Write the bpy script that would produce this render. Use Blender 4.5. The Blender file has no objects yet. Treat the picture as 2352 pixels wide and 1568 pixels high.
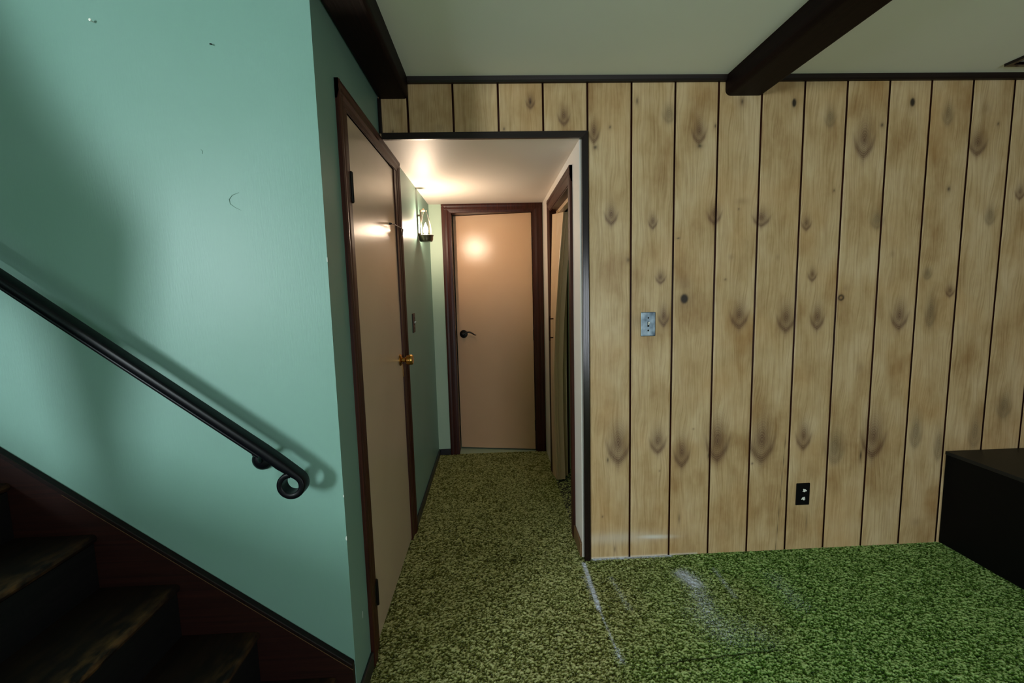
import bpy, bmesh, math
import numpy as np
from mathutils import Vector, Matrix

C = bpy.context.scene.collection
rng = np.random.default_rng(7)
PI = math.pi

# ------------------------------------------------------------------ room measures (metres)
XL = -0.4795      # green wall with the door, runs on into the hall
D = 2.1591        # panelled wall
S = 1.3897        # stair wall
XR = 0.4172       # right wall of the hall
E = 3.7309        # end wall of the hall
H = 2.29          # room ceiling
HH = 2.03         # hall ceiling
YB = -2.6         # wall behind the viewer, with the windows
XW0, XW1 = -3.6, 3.4
SY0 = 0.47        # open side of the stair flight

def srgb(r, g, b):
    def f(c):
        c /= 255.0
        return c / 12.92 if c <= 0.04045 else ((c + 0.055) / 1.055) ** 2.4
    return (f(r), f(g), f(b), 1.0)

# ------------------------------------------------------------------ materials
def new_mat(name):
    m = bpy.data.materials.new(name); m.use_nodes = True
    nt = m.node_tree
    return m, nt, nt.nodes['Principled BSDF']

def N(nt, typ, **kw):
    n = nt.nodes.new(typ)
    for k, v in kw.items():
        if k in n.inputs.keys():
            n.inputs[k].default_value = v
        else:
            setattr(n, k, v)
    return n

def ramp(nt, stops):
    n = nt.nodes.new('ShaderNodeValToRGB')
    e = n.color_ramp.elements
    while len(e) < len(stops): e.new(0.5)
    for el, (p, col) in zip(e, stops):
        el.position = p; el.color = col
    return n

def coords(nt, scale=(1, 1, 1)):
    g = nt.nodes.new('ShaderNodeNewGeometry')
    mp = nt.nodes.new('ShaderNodeMapping'); mp.inputs['Scale'].default_value = scale
    nt.links.new(g.outputs['Position'], mp.inputs['Vector'])
    return mp.outputs['Vector']

def mix(nt, a, b, fac, mode='MIX'):
    n = nt.nodes.new('ShaderNodeMix'); n.data_type = 'RGBA'; n.blend_type = mode
    for sock, v in ((n.inputs['A'], a), (n.inputs['B'], b), (n.inputs['Factor'], fac)):
        if isinstance(v, (tuple, list, float, int)): sock.default_value = v
        else: nt.links.new(v, sock)
    for i in n.inputs:
        if i.type == 'RGBA' and i.name == 'A':
            if isinstance(a, tuple): i.default_value = a
            elif not isinstance(a, (float, int)): nt.links.new(a, i)
        if i.type == 'RGBA' and i.name == 'B':
            if isinstance(b, tuple): i.default_value = b
            elif not isinstance(b, (float, int)): nt.links.new(b, i)
    return [o for o in n.outputs if o.type == 'RGBA'][0]

def bump(nt, bsdf, height, strength, dist):
    b = nt.nodes.new('ShaderNodeBump'); b.inputs['Strength'].default_value = strength
    b.inputs['Distance'].default_value = dist
    nt.links.new(height, b.inputs['Height']); nt.links.new(b.outputs['Normal'], bsdf.inputs['Normal'])

def paint(name, col, col2=None, rough=0.5, bscale=180.0, bstr=0.12, spec=0.5, streak=False, blot=2.2):
    m, nt, b = new_mat(name)
    v = coords(nt)
    n1 = N(nt, 'ShaderNodeTexNoise', Scale=blot, Detail=3.0); nt.links.new(v, n1.inputs['Vector'])
    cr = ramp(nt, [(0.3, col), (0.75, col2 or col)]); nt.links.new(n1.outputs['Fac'], cr.inputs['Fac'])
    nt.links.new(cr.outputs['Color'], b.inputs['Base Color'])
    v2 = coords(nt, (1, 1, 0.12 if streak else 1))
    n2 = N(nt, 'ShaderNodeTexNoise', Scale=bscale, Detail=2.0); nt.links.new(v2, n2.inputs['Vector'])
    bump(nt, b, n2.outputs['Fac'], bstr, 0.002)
    b.inputs['Roughness'].default_value = rough
    b.inputs['Specular IOR Level'].default_value = spec
    return m

def darkwood(name, c1, c2, rough=0.4, axis=2, spec=0.5, bstr=0.1):
    m, nt, b = new_mat(name)
    sc = [140, 140, 140]; sc[axis] = 3
    v = coords(nt, tuple(sc))
    n1 = N(nt, 'ShaderNodeTexNoise', Scale=1.0, Detail=5.0, Distortion=0.6); nt.links.new(v, n1.inputs['Vector'])
    cr = ramp(nt, [(0.3, c1), (0.72, c2)]); nt.links.new(n1.outputs['Fac'], cr.inputs['Fac'])
    nt.links.new(cr.outputs['Color'], b.inputs['Base Color'])
    bump(nt, b, n1.outputs['Fac'], bstr, 0.002)
    b.inputs['Roughness'].default_value = rough
    b.inputs['Specular IOR Level'].default_value = spec
    return m

def plain(name, col, rough=0.5, metal=0.0, spec=0.5, emit=None, estr=0.0):
    m, nt, b = new_mat(name)
    v = coords(nt)
    n1 = N(nt, 'ShaderNodeTexNoise', Scale=60.0, Detail=3.0); nt.links.new(v, n1.inputs['Vector'])
    lo = tuple(c * 0.85 for c in col[:3]) + (1,)
    cr = ramp(nt, [(0.3, lo), (0.7, col)]); nt.links.new(n1.outputs['Fac'], cr.inputs['Fac'])
    nt.links.new(cr.outputs['Color'], b.inputs['Base Color'])
    b.inputs['Roughness'].default_value = rough; b.inputs['Metallic'].default_value = metal
    b.inputs['Specular IOR Level'].default_value = spec
    if emit:
        b.inputs['Emission Color'].default_value = emit; b.inputs['Emission Strength'].default_value = estr
    return m

M = {}
M['mint'] = paint('mint_paint', srgb(113, 150, 138), srgb(121, 156, 146), 0.42, 260, 0.10, 0.35, True)
M['ceiling'] = paint('ceiling_paint', srgb(236, 238, 230), srgb(240, 241, 234), 0.7, 220, 0.12, 0.2)
M['hallwhite'] = paint('white_paint', srgb(234, 224, 216), srgb(238, 228, 220), 0.5, 200, 0.08, 0.3)
M['hallend'] = paint('pale_mint_paint', srgb(170, 194, 172), srgb(176, 198, 178), 0.45, 260, 0.08, 0.3)
M['doorpaint'] = paint('door_paint', srgb(190, 168, 144), srgb(196, 175, 151), 0.26, 260, 0.16, 0.5, True)
M['enddoor'] = paint('end_door_paint', srgb(204, 166, 132), srgb(210, 172, 138), 0.2, 300, 0.22, 0.5)
M['casing'] = darkwood('mahogany_casing', srgb(36, 13, 8), srgb(72, 32, 20), 0.42, 2, 0.28)
M['casingh'] = darkwood('mahogany_casing_level', srgb(36, 13, 8), srgb(72, 32, 20), 0.42, 1, 0.28)
M['trim'] = darkwood('dark_trim', srgb(18, 11, 11), srgb(32, 20, 20), 0.2, 2, 0.35, 0.2)
M['trimh'] = darkwood('dark_trim_level', srgb(18, 11, 9), srgb(34, 22, 16), 0.4, 0, 0.3)
M['groove'] = darkwood('groove_stain', srgb(26, 10, 6), srgb(56, 24, 13), 0.6, 2, 0.12)
M['beam'] = darkwood('beam_stain', srgb(11, 3, 3), srgb(24, 7, 6), 0.6, 1, 0.12, 0.3)
M['iron'] = plain('black_iron', srgb(5, 5, 9), 0.38, 0.0, 0.16)
M['black'] = plain('black_laminate', srgb(6, 6, 6), 0.6, 0.0, 0.12)
M['boxtop'] = plain('black_laminate_top', srgb(24, 24, 24), 0.5, 0.0, 0.3)
M['brass'] = plain('brass', srgb(190, 140, 70), 0.22, 1.0)
M['bronze'] = plain('dark_bronze', srgb(20, 16, 16), 0.35, 0.3)
M['pewter'] = plain('pewter', srgb(110, 96, 80), 0.3, 0.9)
M['hinge'] = plain('hinge_metal', srgb(26, 22, 20), 0.35, 0.6)
M['riser'] = darkwood('riser_paint', srgb(10, 9, 10), srgb(20, 17, 18), 0.6, 1, 0.3)
M['stringer'] = darkwood('stringer_wood', srgb(24, 8, 6), srgb(42, 17, 11), 0.5, 0, 0.25)
M['stringcap'] = darkwood('stringer_cap', srgb(15, 8, 7), srgb(28, 16, 13), 0.5, 0, 0.2)
M['chip'] = plain('bare_plaster', srgb(220, 224, 220), 0.8)
M['scuff'] = plain('scuff_mark', srgb(92, 126, 112), 0.6)
M['sidewall'] = darkwood('side_panelling', srgb(96, 74, 48), srgb(124, 98, 66), 0.5)
M['tanwood'] = darkwood('tan_baseboard', srgb(92, 66, 40), srgb(120, 90, 58), 0.45, 1)
M['baseboard'] = darkwood('baseboard_paint', srgb(24, 24, 28), srgb(36, 36, 42), 0.4, 1)
M['vinyl'] = paint('vinyl_panel', srgb(206, 172, 138), srgb(208, 175, 141), 0.35, 200, 0.03)
M['white'] = plain('white_plastic', srgb(235, 235, 225), 0.4)
M['slot'] = plain('dark_slot', srgb(8, 8, 8), 0.7)
M['drape'] = paint('drape_cloth', srgb(150, 150, 140), srgb(160, 158, 150), 0.8)
M['candle'] = plain('candle_sleeve', srgb(230, 200, 160), 0.5)
M['bulb'] = plain('lit_bulb', srgb(255, 230, 190), 0.4, emit=(1.0, 0.77, 0.58, 1), estr=980.0)

def mat_metalplate():
    m, nt, b = new_mat('brushed_steel_plate')
    v = coords(nt)
    n1 = N(nt, 'ShaderNodeTexNoise', Scale=30.0, Detail=4.0); nt.links.new(v, n1.inputs['Vector'])
    cr = ramp(nt, [(0.3, srgb(78, 92, 104)), (0.7, srgb(142, 158, 168))]); nt.links.new(n1.outputs['Fac'], cr.inputs['Fac'])
    nt.links.new(cr.outputs['Color'], b.inputs['Base Color'])
    b.inputs['Metallic'].default_value = 0.75; b.inputs['Roughness'].default_value = 0.42
    return m
M['steel'] = mat_metalplate()

def mat_glass():
    m, nt, b = new_mat('chimney_glass')
    nt.nodes.remove(b)
    out = [n for n in nt.nodes if n.type == 'OUTPUT_MATERIAL'][0]
    t = N(nt, 'ShaderNodeBsdfTransparent'); t.inputs['Color'].default_value = (0.97, 0.95, 0.92, 1)
    g = N(nt, 'ShaderNodeBsdfGlossy'); g.inputs['Roughness'].default_value = 0.12
    fr = N(nt, 'ShaderNodeFresnel'); fr.inputs['IOR'].default_value = 1.3
    mx = N(nt, 'ShaderNodeMixShader')
    nt.links.new(fr.outputs[0], mx.inputs[0]); nt.links.new(t.outputs[0], mx.inputs[1]); nt.links.new(g.outputs[0], mx.inputs[2])
    nt.links.new(mx.outputs[0], out.inputs['Surface'])
    return m
M['glass'] = mat_glass()

def mat_panel():
    m, nt, b = new_mat('knotty_panel')
    def attr(n):
        a = nt.nodes.new('ShaderNodeAttribute'); a.attribute_name = n; return a.outputs['Fac']
    kn, gr, gu, pl, sc = attr('knot'), attr('grey'), attr('grain'), attr('plank'), attr('scuff')
    g = nt.nodes.new('ShaderNodeNewGeometry')
    sp = nt.nodes.new('ShaderNodeSeparateXYZ'); nt.links.new(g.outputs['Position'], sp.inputs[0])
    # large blotches of the veneer print
    cb = nt.nodes.new('ShaderNodeCombineXYZ')
    zz = N(nt, 'ShaderNodeMath', operation='MULTIPLY'); zz.inputs[1].default_value = 0.55
    nt.links.new(sp.outputs['Z'], zz.inputs[0])
    nt.links.new(gu, cb.inputs['X']); nt.links.new(pl, cb.inputs['Y']); nt.links.new(zz.outputs[0], cb.inputs['Z'])
    n1 = N(nt, 'ShaderNodeTexNoise', Scale=7.0, Detail=4.0, Roughness=0.55); nt.links.new(cb.outputs[0], n1.inputs['Vector'])
    base = ramp(nt, [(0.28, srgb(158, 124, 82)), (0.46, srgb(184, 155, 113)), (0.68, srgb(200, 174, 136))])
    nt.links.new(n1.outputs['Fac'], base.inputs['Fac'])
    # fine vertical streaks
    cb2 = nt.nodes.new('ShaderNodeCombineXYZ')
    xs = N(nt, 'ShaderNodeMath', operation='MULTIPLY'); xs.inputs[1].default_value = 170.0; nt.links.new(gu, xs.inputs[0])
    zs = N(nt, 'ShaderNodeMath', operation='MULTIPLY'); zs.inputs[1].default_value = 4.0; nt.links.new(sp.outputs['Z'], zs.inputs[0])
    nt.links.new(xs.outputs[0], cb2.inputs['X']); nt.links.new(zs.outputs[0], cb2.inputs['Z']); nt.links.new(pl, cb2.inputs['Y'])
    n2 = N(nt, 'ShaderNodeTexNoise', Scale=1.0, Detail=3.0, Roughness=0.6); nt.links.new(cb2.outputs[0], n2.inputs['Vector'])
    st = ramp(nt, [(0.30, (0.66, 0.60, 0.50, 1)), (0.58, (1, 1, 1, 1))]); nt.links.new(n2.outputs['Fac'], st.inputs['Fac'])
    c1 = mix(nt, base.outputs['Color'], st.outputs['Color'], 0.75, 'MULTIPLY')
    # warm patches
    n3 = N(nt, 'ShaderNodeTexNoise', Scale=3.2, Detail=2.0); nt.links.new(g.outputs['Position'], n3.inputs['Vector'])
    wf = ramp(nt, [(0.5, (0, 0, 0, 1)), (0.78, (0.36, 0.36, 0.36, 1))]); nt.links.new(n3.outputs['Fac'], wf.inputs['Fac'])
    c2 = mix(nt, c1, srgb(188, 142, 88), wf.outputs['Color'])
    # knots with rings
    nr = N(nt, 'ShaderNodeTexNoise', Scale=70.0, Detail=2.0); nt.links.new(g.outputs['Position'], nr.inputs['Vector'])
    rs = N(nt, 'ShaderNodeMath', operation='MULTIPLY'); rs.inputs[1].default_value = 26.0; nt.links.new(attr('ring'), rs.inputs[0])
    ra = N(nt, 'ShaderNodeMath', operation='MULTIPLY_ADD'); ra.inputs[1].default_value = 9.0
    nt.links.new(nr.outputs['Fac'], ra.inputs[0]); nt.links.new(rs.outputs[0], ra.inputs[2])
    sn = N(nt, 'ShaderNodeMath', operation='SINE'); nt.links.new(ra.outputs[0], sn.inputs[0])
    rm = N(nt, 'ShaderNodeMapRange'); rm.inputs['From Min'].default_value = -1; rm.inputs['To Min'].default_value = 0.62; rm.inputs['To Max'].default_value = 0.86
    nt.links.new(sn.outputs[0], rm.inputs['Value'])
    kf = N(nt, 'ShaderNodeMath', operation='MULTIPLY', use_clamp=True); nt.links.new(kn, kf.inputs[0]); nt.links.new(rm.outputs[0], kf.inputs[1])
    c3 = mix(nt, c2, srgb(84, 54, 38), kf.outputs[0])
    gf = N(nt, 'ShaderNodeMath', operation='MULTIPLY', use_clamp=True); nt.links.new(gr, gf.inputs[0]); nt.links.new(rm.outputs[0], gf.inputs[1])
    c4 = mix(nt, c3, srgb(78, 66, 48), gf.outputs[0])
    bk = attr('black')
    c5 = mix(nt, c4, srgb(26, 22, 20), bk)
    c6 = mix(nt, c5, srgb(214, 210, 204), sc)
    nt.links.new(c6, b.inputs['Base Color'])
    b.inputs['Roughness'].default_value = 0.42; b.inputs['Specular IOR Level'].default_value = 0.3
    bump(nt, b, n2.outputs['Fac'], 0.06, 0.001)
    return m
M['panel'] = mat_panel()

def mat_carpet():
    m, nt, b = new_mat('shag_carpet')
    def attr(n):
        a = nt.nodes.new('ShaderNodeAttribute'); a.attribute_name = n; return a.outputs['Fac']
    tip, olive_cast, stain, seam = attr('tip'), attr('olive_cast'), attr('stain'), attr('seam')
    v = coords(nt)
    n1 = N(nt, 'ShaderNodeTexNoise', Scale=380.0, Detail=2.0); nt.links.new(v, n1.inputs['Vector'])
    ad = N(nt, 'ShaderNodeMath', operation='MULTIPLY_ADD'); ad.inputs[1].default_value = 0.5; nt.links.new(n1.outputs['Fac'], ad.inputs[0]); 
    t2 = N(nt, 'ShaderNodeMath', operation='MULTIPLY'); t2.inputs[1].default_value = 0.6; nt.links.new(tip, t2.inputs[0])
    nt.links.new(t2.outputs[0], ad.inputs[2])
    cg = ramp(nt, [(0.26, srgb(26, 44, 8)), (0.5, srgb(80, 118, 40)), (0.78, srgb(176, 206, 130))])
    co = ramp(nt, [(0.26, srgb(42, 42, 12)), (0.5, srgb(108, 110, 52)), (0.78, srgb(196, 196, 140))])  # olive ramp for the painted light cast
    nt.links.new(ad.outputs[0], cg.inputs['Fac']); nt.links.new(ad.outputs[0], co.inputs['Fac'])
    c1 = mix(nt, cg.outputs['Color'], co.outputs['Color'], olive_cast)
    n3 = N(nt, 'ShaderNodeTexNoise', Scale=330.0, Detail=1.0); nt.links.new(v, n3.inputs['Vector'])
    s2 = N(nt, 'ShaderNodeMath', operation='ADD'); nt.links.new(n3.outputs['Fac'], s2.inputs[0]); nt.links.new(stain, s2.inputs[1])
    s3 = ramp(nt, [(0.66, (0, 0, 0, 1)), (0.88, (1, 1, 1, 1))]); nt.links.new(s2.outputs[0], s3.inputs['Fac'])
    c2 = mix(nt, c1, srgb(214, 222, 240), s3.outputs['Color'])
    c3 = mix(nt, c2, srgb(24, 22, 8), seam)
    nt.links.new(c3, b.inputs['Base Color'])
    b.inputs['Roughness'].default_value = 0.95; b.inputs['Specular IOR Level'].default_value = 0.1
    bump(nt, b, n1.outputs['Fac'], 0.5, 0.004)
    return m
M['carpet'] = mat_carpet()

def mat_tread():
    m, nt, b = new_mat('worn_tread')
    a = nt.nodes.new('ShaderNodeAttribute'); a.attribute_name = 'worn'
    v = coords(nt, (60, 4, 60))
    n1 = N(nt, 'ShaderNodeTexNoise', Scale=1.0, Detail=5.0); nt.links.new(v, n1.inputs['Vector'])
    cr = ramp(nt, [(0.3, srgb(14, 7, 5)), (0.7, srgb(30, 15, 9))]); nt.links.new(n1.outputs['Fac'], cr.inputs['Fac'])
    v2 = coords(nt, (40, 18, 40))
    n3 = N(nt, 'ShaderNodeTexNoise', Scale=1.0, Detail=5.0); nt.links.new(v2, n3.inputs['Vector'])
    n2 = N(nt, 'ShaderNodeMapRange'); n2.inputs['From Min'].default_value = 0.42; n2.inputs['From Max'].default_value = 0.66; nt.links.new(n3.outputs['Fac'], n2.inputs['Value'])
    w = N(nt, 'ShaderNodeMath', operation='MULTIPLY', use_clamp=True); nt.links.new(a.outputs['Fac'], w.inputs[0]); nt.links.new(n2.outputs[0], w.inputs[1])
    c = mix(nt, cr.outputs['Color'], srgb(96, 66, 36), w.outputs[0])
    nt.links.new(c, b.inputs['Base Color'])
    b.inputs['Roughness'].default_value = 0.6; b.inputs['Specular IOR Level'].default_value = 0.25
    bump(nt, b, n1.outputs['Fac'], 0.2, 0.002)
    return m
M['tread'] = mat_tread()

# ------------------------------------------------------------------ mesh helpers
def link(name, me, mat, parent=None):
    o = bpy.data.objects.new(name, me); C.objects.link(o)
    for x in (mat if isinstance(mat, (list, tuple)) else [mat]): me.materials.append(x)
    if parent is not None:
        o.parent = parent
        o.matrix_parent_inverse = Matrix.Translation(-parent.location)
    return o

def obj(name, bm, mat, parent=None, smooth=False):
    bmesh.ops.recalc_face_normals(bm, faces=bm.faces[:])
    me = bpy.data.meshes.new(name); bm.to_mesh(me); bm.free()
    if smooth:
        for p in me.polygons: p.use_smooth = True
        try: me.set_sharp_from_angle(angle=math.radians(40))
        except Exception: pass
    return link(name, me, mat, parent)

def tag(o, label=None, cat=None, group=None, kind=None):
    if label: o['label'] = label
    if cat: o['category'] = cat
    if group: o['group'] = group
    if kind: o['kind'] = kind
    return o

def thing(name, loc, label, cat, kind=None, group=None):
    o = bpy.data.objects.new(name, None); C.objects.link(o); o.location = loc
    o.empty_display_size = 0.05
    return tag(o, label, cat, group, kind)

def BM(): return bmesh.new()

def box(bm, x0, x1, y0, y1, z0, z1, bev=0.0, seg=2):
    vs = [bm.verts.new(p) for p in ((x0, y0, z0), (x1, y0, z0), (x1, y1, z0), (x0, y1, z0), (x0, y0, z1), (x1, y0, z1), (x1, y1, z1), (x0, y1, z1))]
    fs = [bm.faces.new([vs[i] for i in q]) for q in ((0, 3, 2, 1), (4, 5, 6, 7), (0, 1, 5, 4), (1, 2, 6, 5), (2, 3, 7, 6), (3, 0, 4, 7))]
    if bev:
        es = list({e for f in fs for e in f.edges})
        bmesh.ops.bevel(bm, geom=es, offset=bev, segments=seg, affect='EDGES', profile=0.5)
    return bm

def quad(bm, *ps):
    return bm.faces.new([bm.verts.new(p) for p in ps])

def prism(bm, poly, axis, a, b):
    """poly: 2-D points; extruded along axis from a to b. axis 'x': pts are (y,z); 'y': (x,z); 'z': (x,y)."""
    def P(p, t):
        return {'x': (t, p[0], p[1]), 'y': (p[0], t, p[1]), 'z': (p[0], p[1], t)}[axis]
    A = [bm.verts.new(P(p, a)) for p in poly]; B = [bm.verts.new(P(p, b)) for p in poly]
    bm.faces.new(A); bm.faces.new(B[::-1])
    n = len(poly)
    for i in range(n): bm.faces.new([A[i], B[i], B[(i + 1) % n], A[(i + 1) % n]])
    return bm

def lathe(bm, prof, origin, axis, seg=28, caps=True):
    """prof: (radius, height) pairs along axis vector from origin."""
    ax = Vector(axis).normalized()
    t = Vector((0, 0, 1)) if abs(ax.z) < 0.9 else Vector((1, 0, 0))
    u = ax.cross(t).normalized(); v = ax.cross(u); o = Vector(origin)
    rings = []
    for r, h in prof:
        r = max(r, 1e-5)
        rings.append([bm.verts.new(o + ax * h + (u * math.cos(2 * PI * i / seg) + v * math.sin(2 * PI * i / seg)) * r) for i in range(seg)])
    for a, b in zip(rings, rings[1:]):
        for i in range(seg): bm.faces.new([a[i], a[(i + 1) % seg], b[(i + 1) % seg], b[i]])
    if caps:
        bm.faces.new(rings[0][::-1]); bm.faces.new(rings[-1])
    return bm

def tube(bm, pts, rad, seg=12):
    pts = [Vector(p) for p in pts]; rings = []
    n = len(pts); prev = None
    for i, p in enumerate(pts):
        d = (pts[min(i + 1, n - 1)] - pts[max(i - 1, 0)]).normalized()
        ref = Vector((0, 0, 1)) if abs(d.z) < 0.9 else Vector((0, 1, 0))
        u = d.cross(ref).normalized() if prev is None else (prev - d * prev.dot(d)).normalized()
        prev = u; v = d.cross(u)
        r = rad[i] if isinstance(rad, (list, tuple)) else rad
        rings.append([bm.verts.new(p + (u * math.cos(2 * PI * k / seg) + v * math.sin(2 * PI * k / seg)) * r) for k in range(seg)])
    for a, b in zip(rings, rings[1:]):
        for i in range(seg): bm.faces.new([a[i], a[(i + 1) % seg], b[(i + 1) % seg], b[i]])
    bm.faces.new(rings[0][::-1]); bm.faces.new(rings[-1])
    return bm

def set_attr(me, name, arr):
    a = me.attributes.new(name, 'FLOAT', 'POINT'); a.data.foreach_set('value', np.asarray(arr, dtype=np.float32).ravel())

def grid_mesh(name, P, extra_quads=None, attrs=None):
    """P: (ny, nx, 3) array of points -> mesh (numpy, fast)."""
    ny, nx = P.shape[:2]
    idx = np.arange(ny * nx).reshape(ny, nx)
    F = np.stack([idx[:-1, :-1], idx[:-1, 1:], idx[1:, 1:], idx[1:, :-1]], -1).reshape(-1, 4)
    V = P.reshape(-1, 3)
    me = bpy.data.meshes.new(name)
    if extra_quads is not None:
        ev = np.array(extra_quads, float).reshape(-1, 3)
        ef = np.arange(len(ev)).reshape(-1, 4) + len(V)
        V = np.vstack([V, ev]); F = np.vstack([F, ef])
    me.vertices.add(len(V)); me.vertices.foreach_set('co', V.astype(np.float32).ravel())
    me.loops.add(F.size); me.loops.foreach_set('vertex_index', F.astype(np.int32).ravel())
    me.polygons.add(len(F)); me.polygons.foreach_set('loop_start', (np.arange(len(F)) * 4).astype(np.int32))
    me.polygons.foreach_set('loop_total', np.full(len(F), 4, np.int32))
    me.update(calc_edges=True); me.validate()
    for k, a in (attrs or {}).items():
        a = np.asarray(a, float).ravel()
        if len(a) < len(V): a = np.concatenate([a, np.full(len(V) - len(a), a.mean() if k in ('tip',) else 0.0)])
        set_attr(me, k, a)
    return me

def sstep(a, b, x):
    t = np.clip((x - a) / (b - a), 0, 1); return t * t * (3 - 2 * t)

def smooth_noise(ny, nx, cell):
    gy, gx = int(ny / cell) + 3, int(nx / cell) + 3
    g = rng.standard_normal((gy, gx))
    y = np.arange(ny) / cell; x = np.arange(nx) / cell
    y0 = y.astype(int); x0 = x.astype(int)
    fy = (y - y0); fx = (x - x0); fy = fy * fy * (3 - 2 * fy); fx = fx * fx * (3 - 2 * fx)
    a = g[np.ix_(y0, x0)]; b = g[np.ix_(y0, x0 + 1)]; c = g[np.ix_(y0 + 1, x0)]; d = g[np.ix_(y0 + 1, x0 + 1)]
    return (a * (1 - fx) + b * fx) * (1 - fy)[:, None] + (c * (1 - fx) + d * fx) * fy[:, None]

# ------------------------------------------------------------------ floor (shag carpet)
fx0, fx1, fy0, fy1, st = -0.52, 2.62, 0.86, E, 0.0040
nx, ny = int((fx1 - fx0) / st) + 1, int((fy1 - fy0) / st) + 1
gx = np.linspace(fx0, fx1, nx); gy = np.linspace(fy0, fy1, ny)
GX, GY = np.meshgrid(gx, gy)
h = 1.15 * rng.standard_normal((ny, nx)) + 0.5 * smooth_noise(ny, nx, 2.0) + 0.12 * smooth_noise(ny, nx, 9)
h = (h + np.roll(h, 1, 1) * 0.3) / 1.2
hn = np.clip(h / 3.2 + 0.5, 0, 1)
Z = 0.0019 * np.clip(h, -2, 2)
tip = np.clip(hn + 0.02 * smooth_noise(ny, nx, 40), 0, 1)
olive_cast = 1 - sstep(0.35, 1.25, GX + 0.12 * smooth_noise(ny, nx, 50) - 0.25 * (GY - 1.8).clip(-1, 0))  # olive light cast painted into the carpet colour, fading out to the right
olive_cast = np.clip(olive_cast, 0, 1) * 0.9
seam = np.zeros_like(GX)
sy = 1.497 + 0.063 * (GX - 0.509)
seam = np.maximum(seam, (np.abs(GY - sy + 0.003 * smooth_noise(ny, nx, 20)) < 0.0042) * sstep(0.50, 0.62, GX) * (1 - sstep(0.9, 1.15, GX)) * 0.8)
stain = np.zeros_like(GX)
def seg_stain(x0, y0, x1, y1, w, s):
    dx, dy = x1 - x0, y1 - y0; L2 = dx * dx + dy * dy
    t = np.clip(((GX - x0) * dx + (GY - y0) * dy) / L2, 0, 1)
    d = np.hypot(GX - x0 - t * dx, GY - y0 - t * dy)
    return s * np.exp(-(d / w) ** 2)
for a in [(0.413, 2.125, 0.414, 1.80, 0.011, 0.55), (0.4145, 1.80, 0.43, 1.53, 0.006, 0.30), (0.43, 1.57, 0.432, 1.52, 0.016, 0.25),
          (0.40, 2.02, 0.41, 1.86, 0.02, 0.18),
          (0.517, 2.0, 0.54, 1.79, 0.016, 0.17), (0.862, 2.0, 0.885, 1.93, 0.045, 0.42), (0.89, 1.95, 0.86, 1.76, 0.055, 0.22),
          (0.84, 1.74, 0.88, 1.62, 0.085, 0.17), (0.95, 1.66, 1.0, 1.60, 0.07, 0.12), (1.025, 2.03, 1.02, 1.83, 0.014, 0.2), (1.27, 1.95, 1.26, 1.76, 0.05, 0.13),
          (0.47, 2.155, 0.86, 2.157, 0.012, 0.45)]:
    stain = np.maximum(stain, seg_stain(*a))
Z = Z - 0.0025 * (seam > 0.3)
P = np.stack([GX, GY, Z], -1)
q = []
def fq(x0, x1, y0, y1): q.extend([(x0, y0, 0), (x1, y0, 0), (x1, y1, 0), (x0, y1, 0)])
fq(XW0, XW1, YB, fy0); fq(XW0, fx0, fy0, D); fq(fx1, XW1, fy0, D + 0.02)
me = grid_mesh('floor', P, q, {'tip': tip, 'olive_cast': olive_cast, 'stain': stain, 'seam': seam})
for p in me.polygons: pass
me.polygons.foreach_set('use_smooth', np.ones(len(me.polygons), bool))
tag(link('floor', me, M['carpet']), 'green shag carpet covering the room and hall floor', 'floor', kind='structure')

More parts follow.
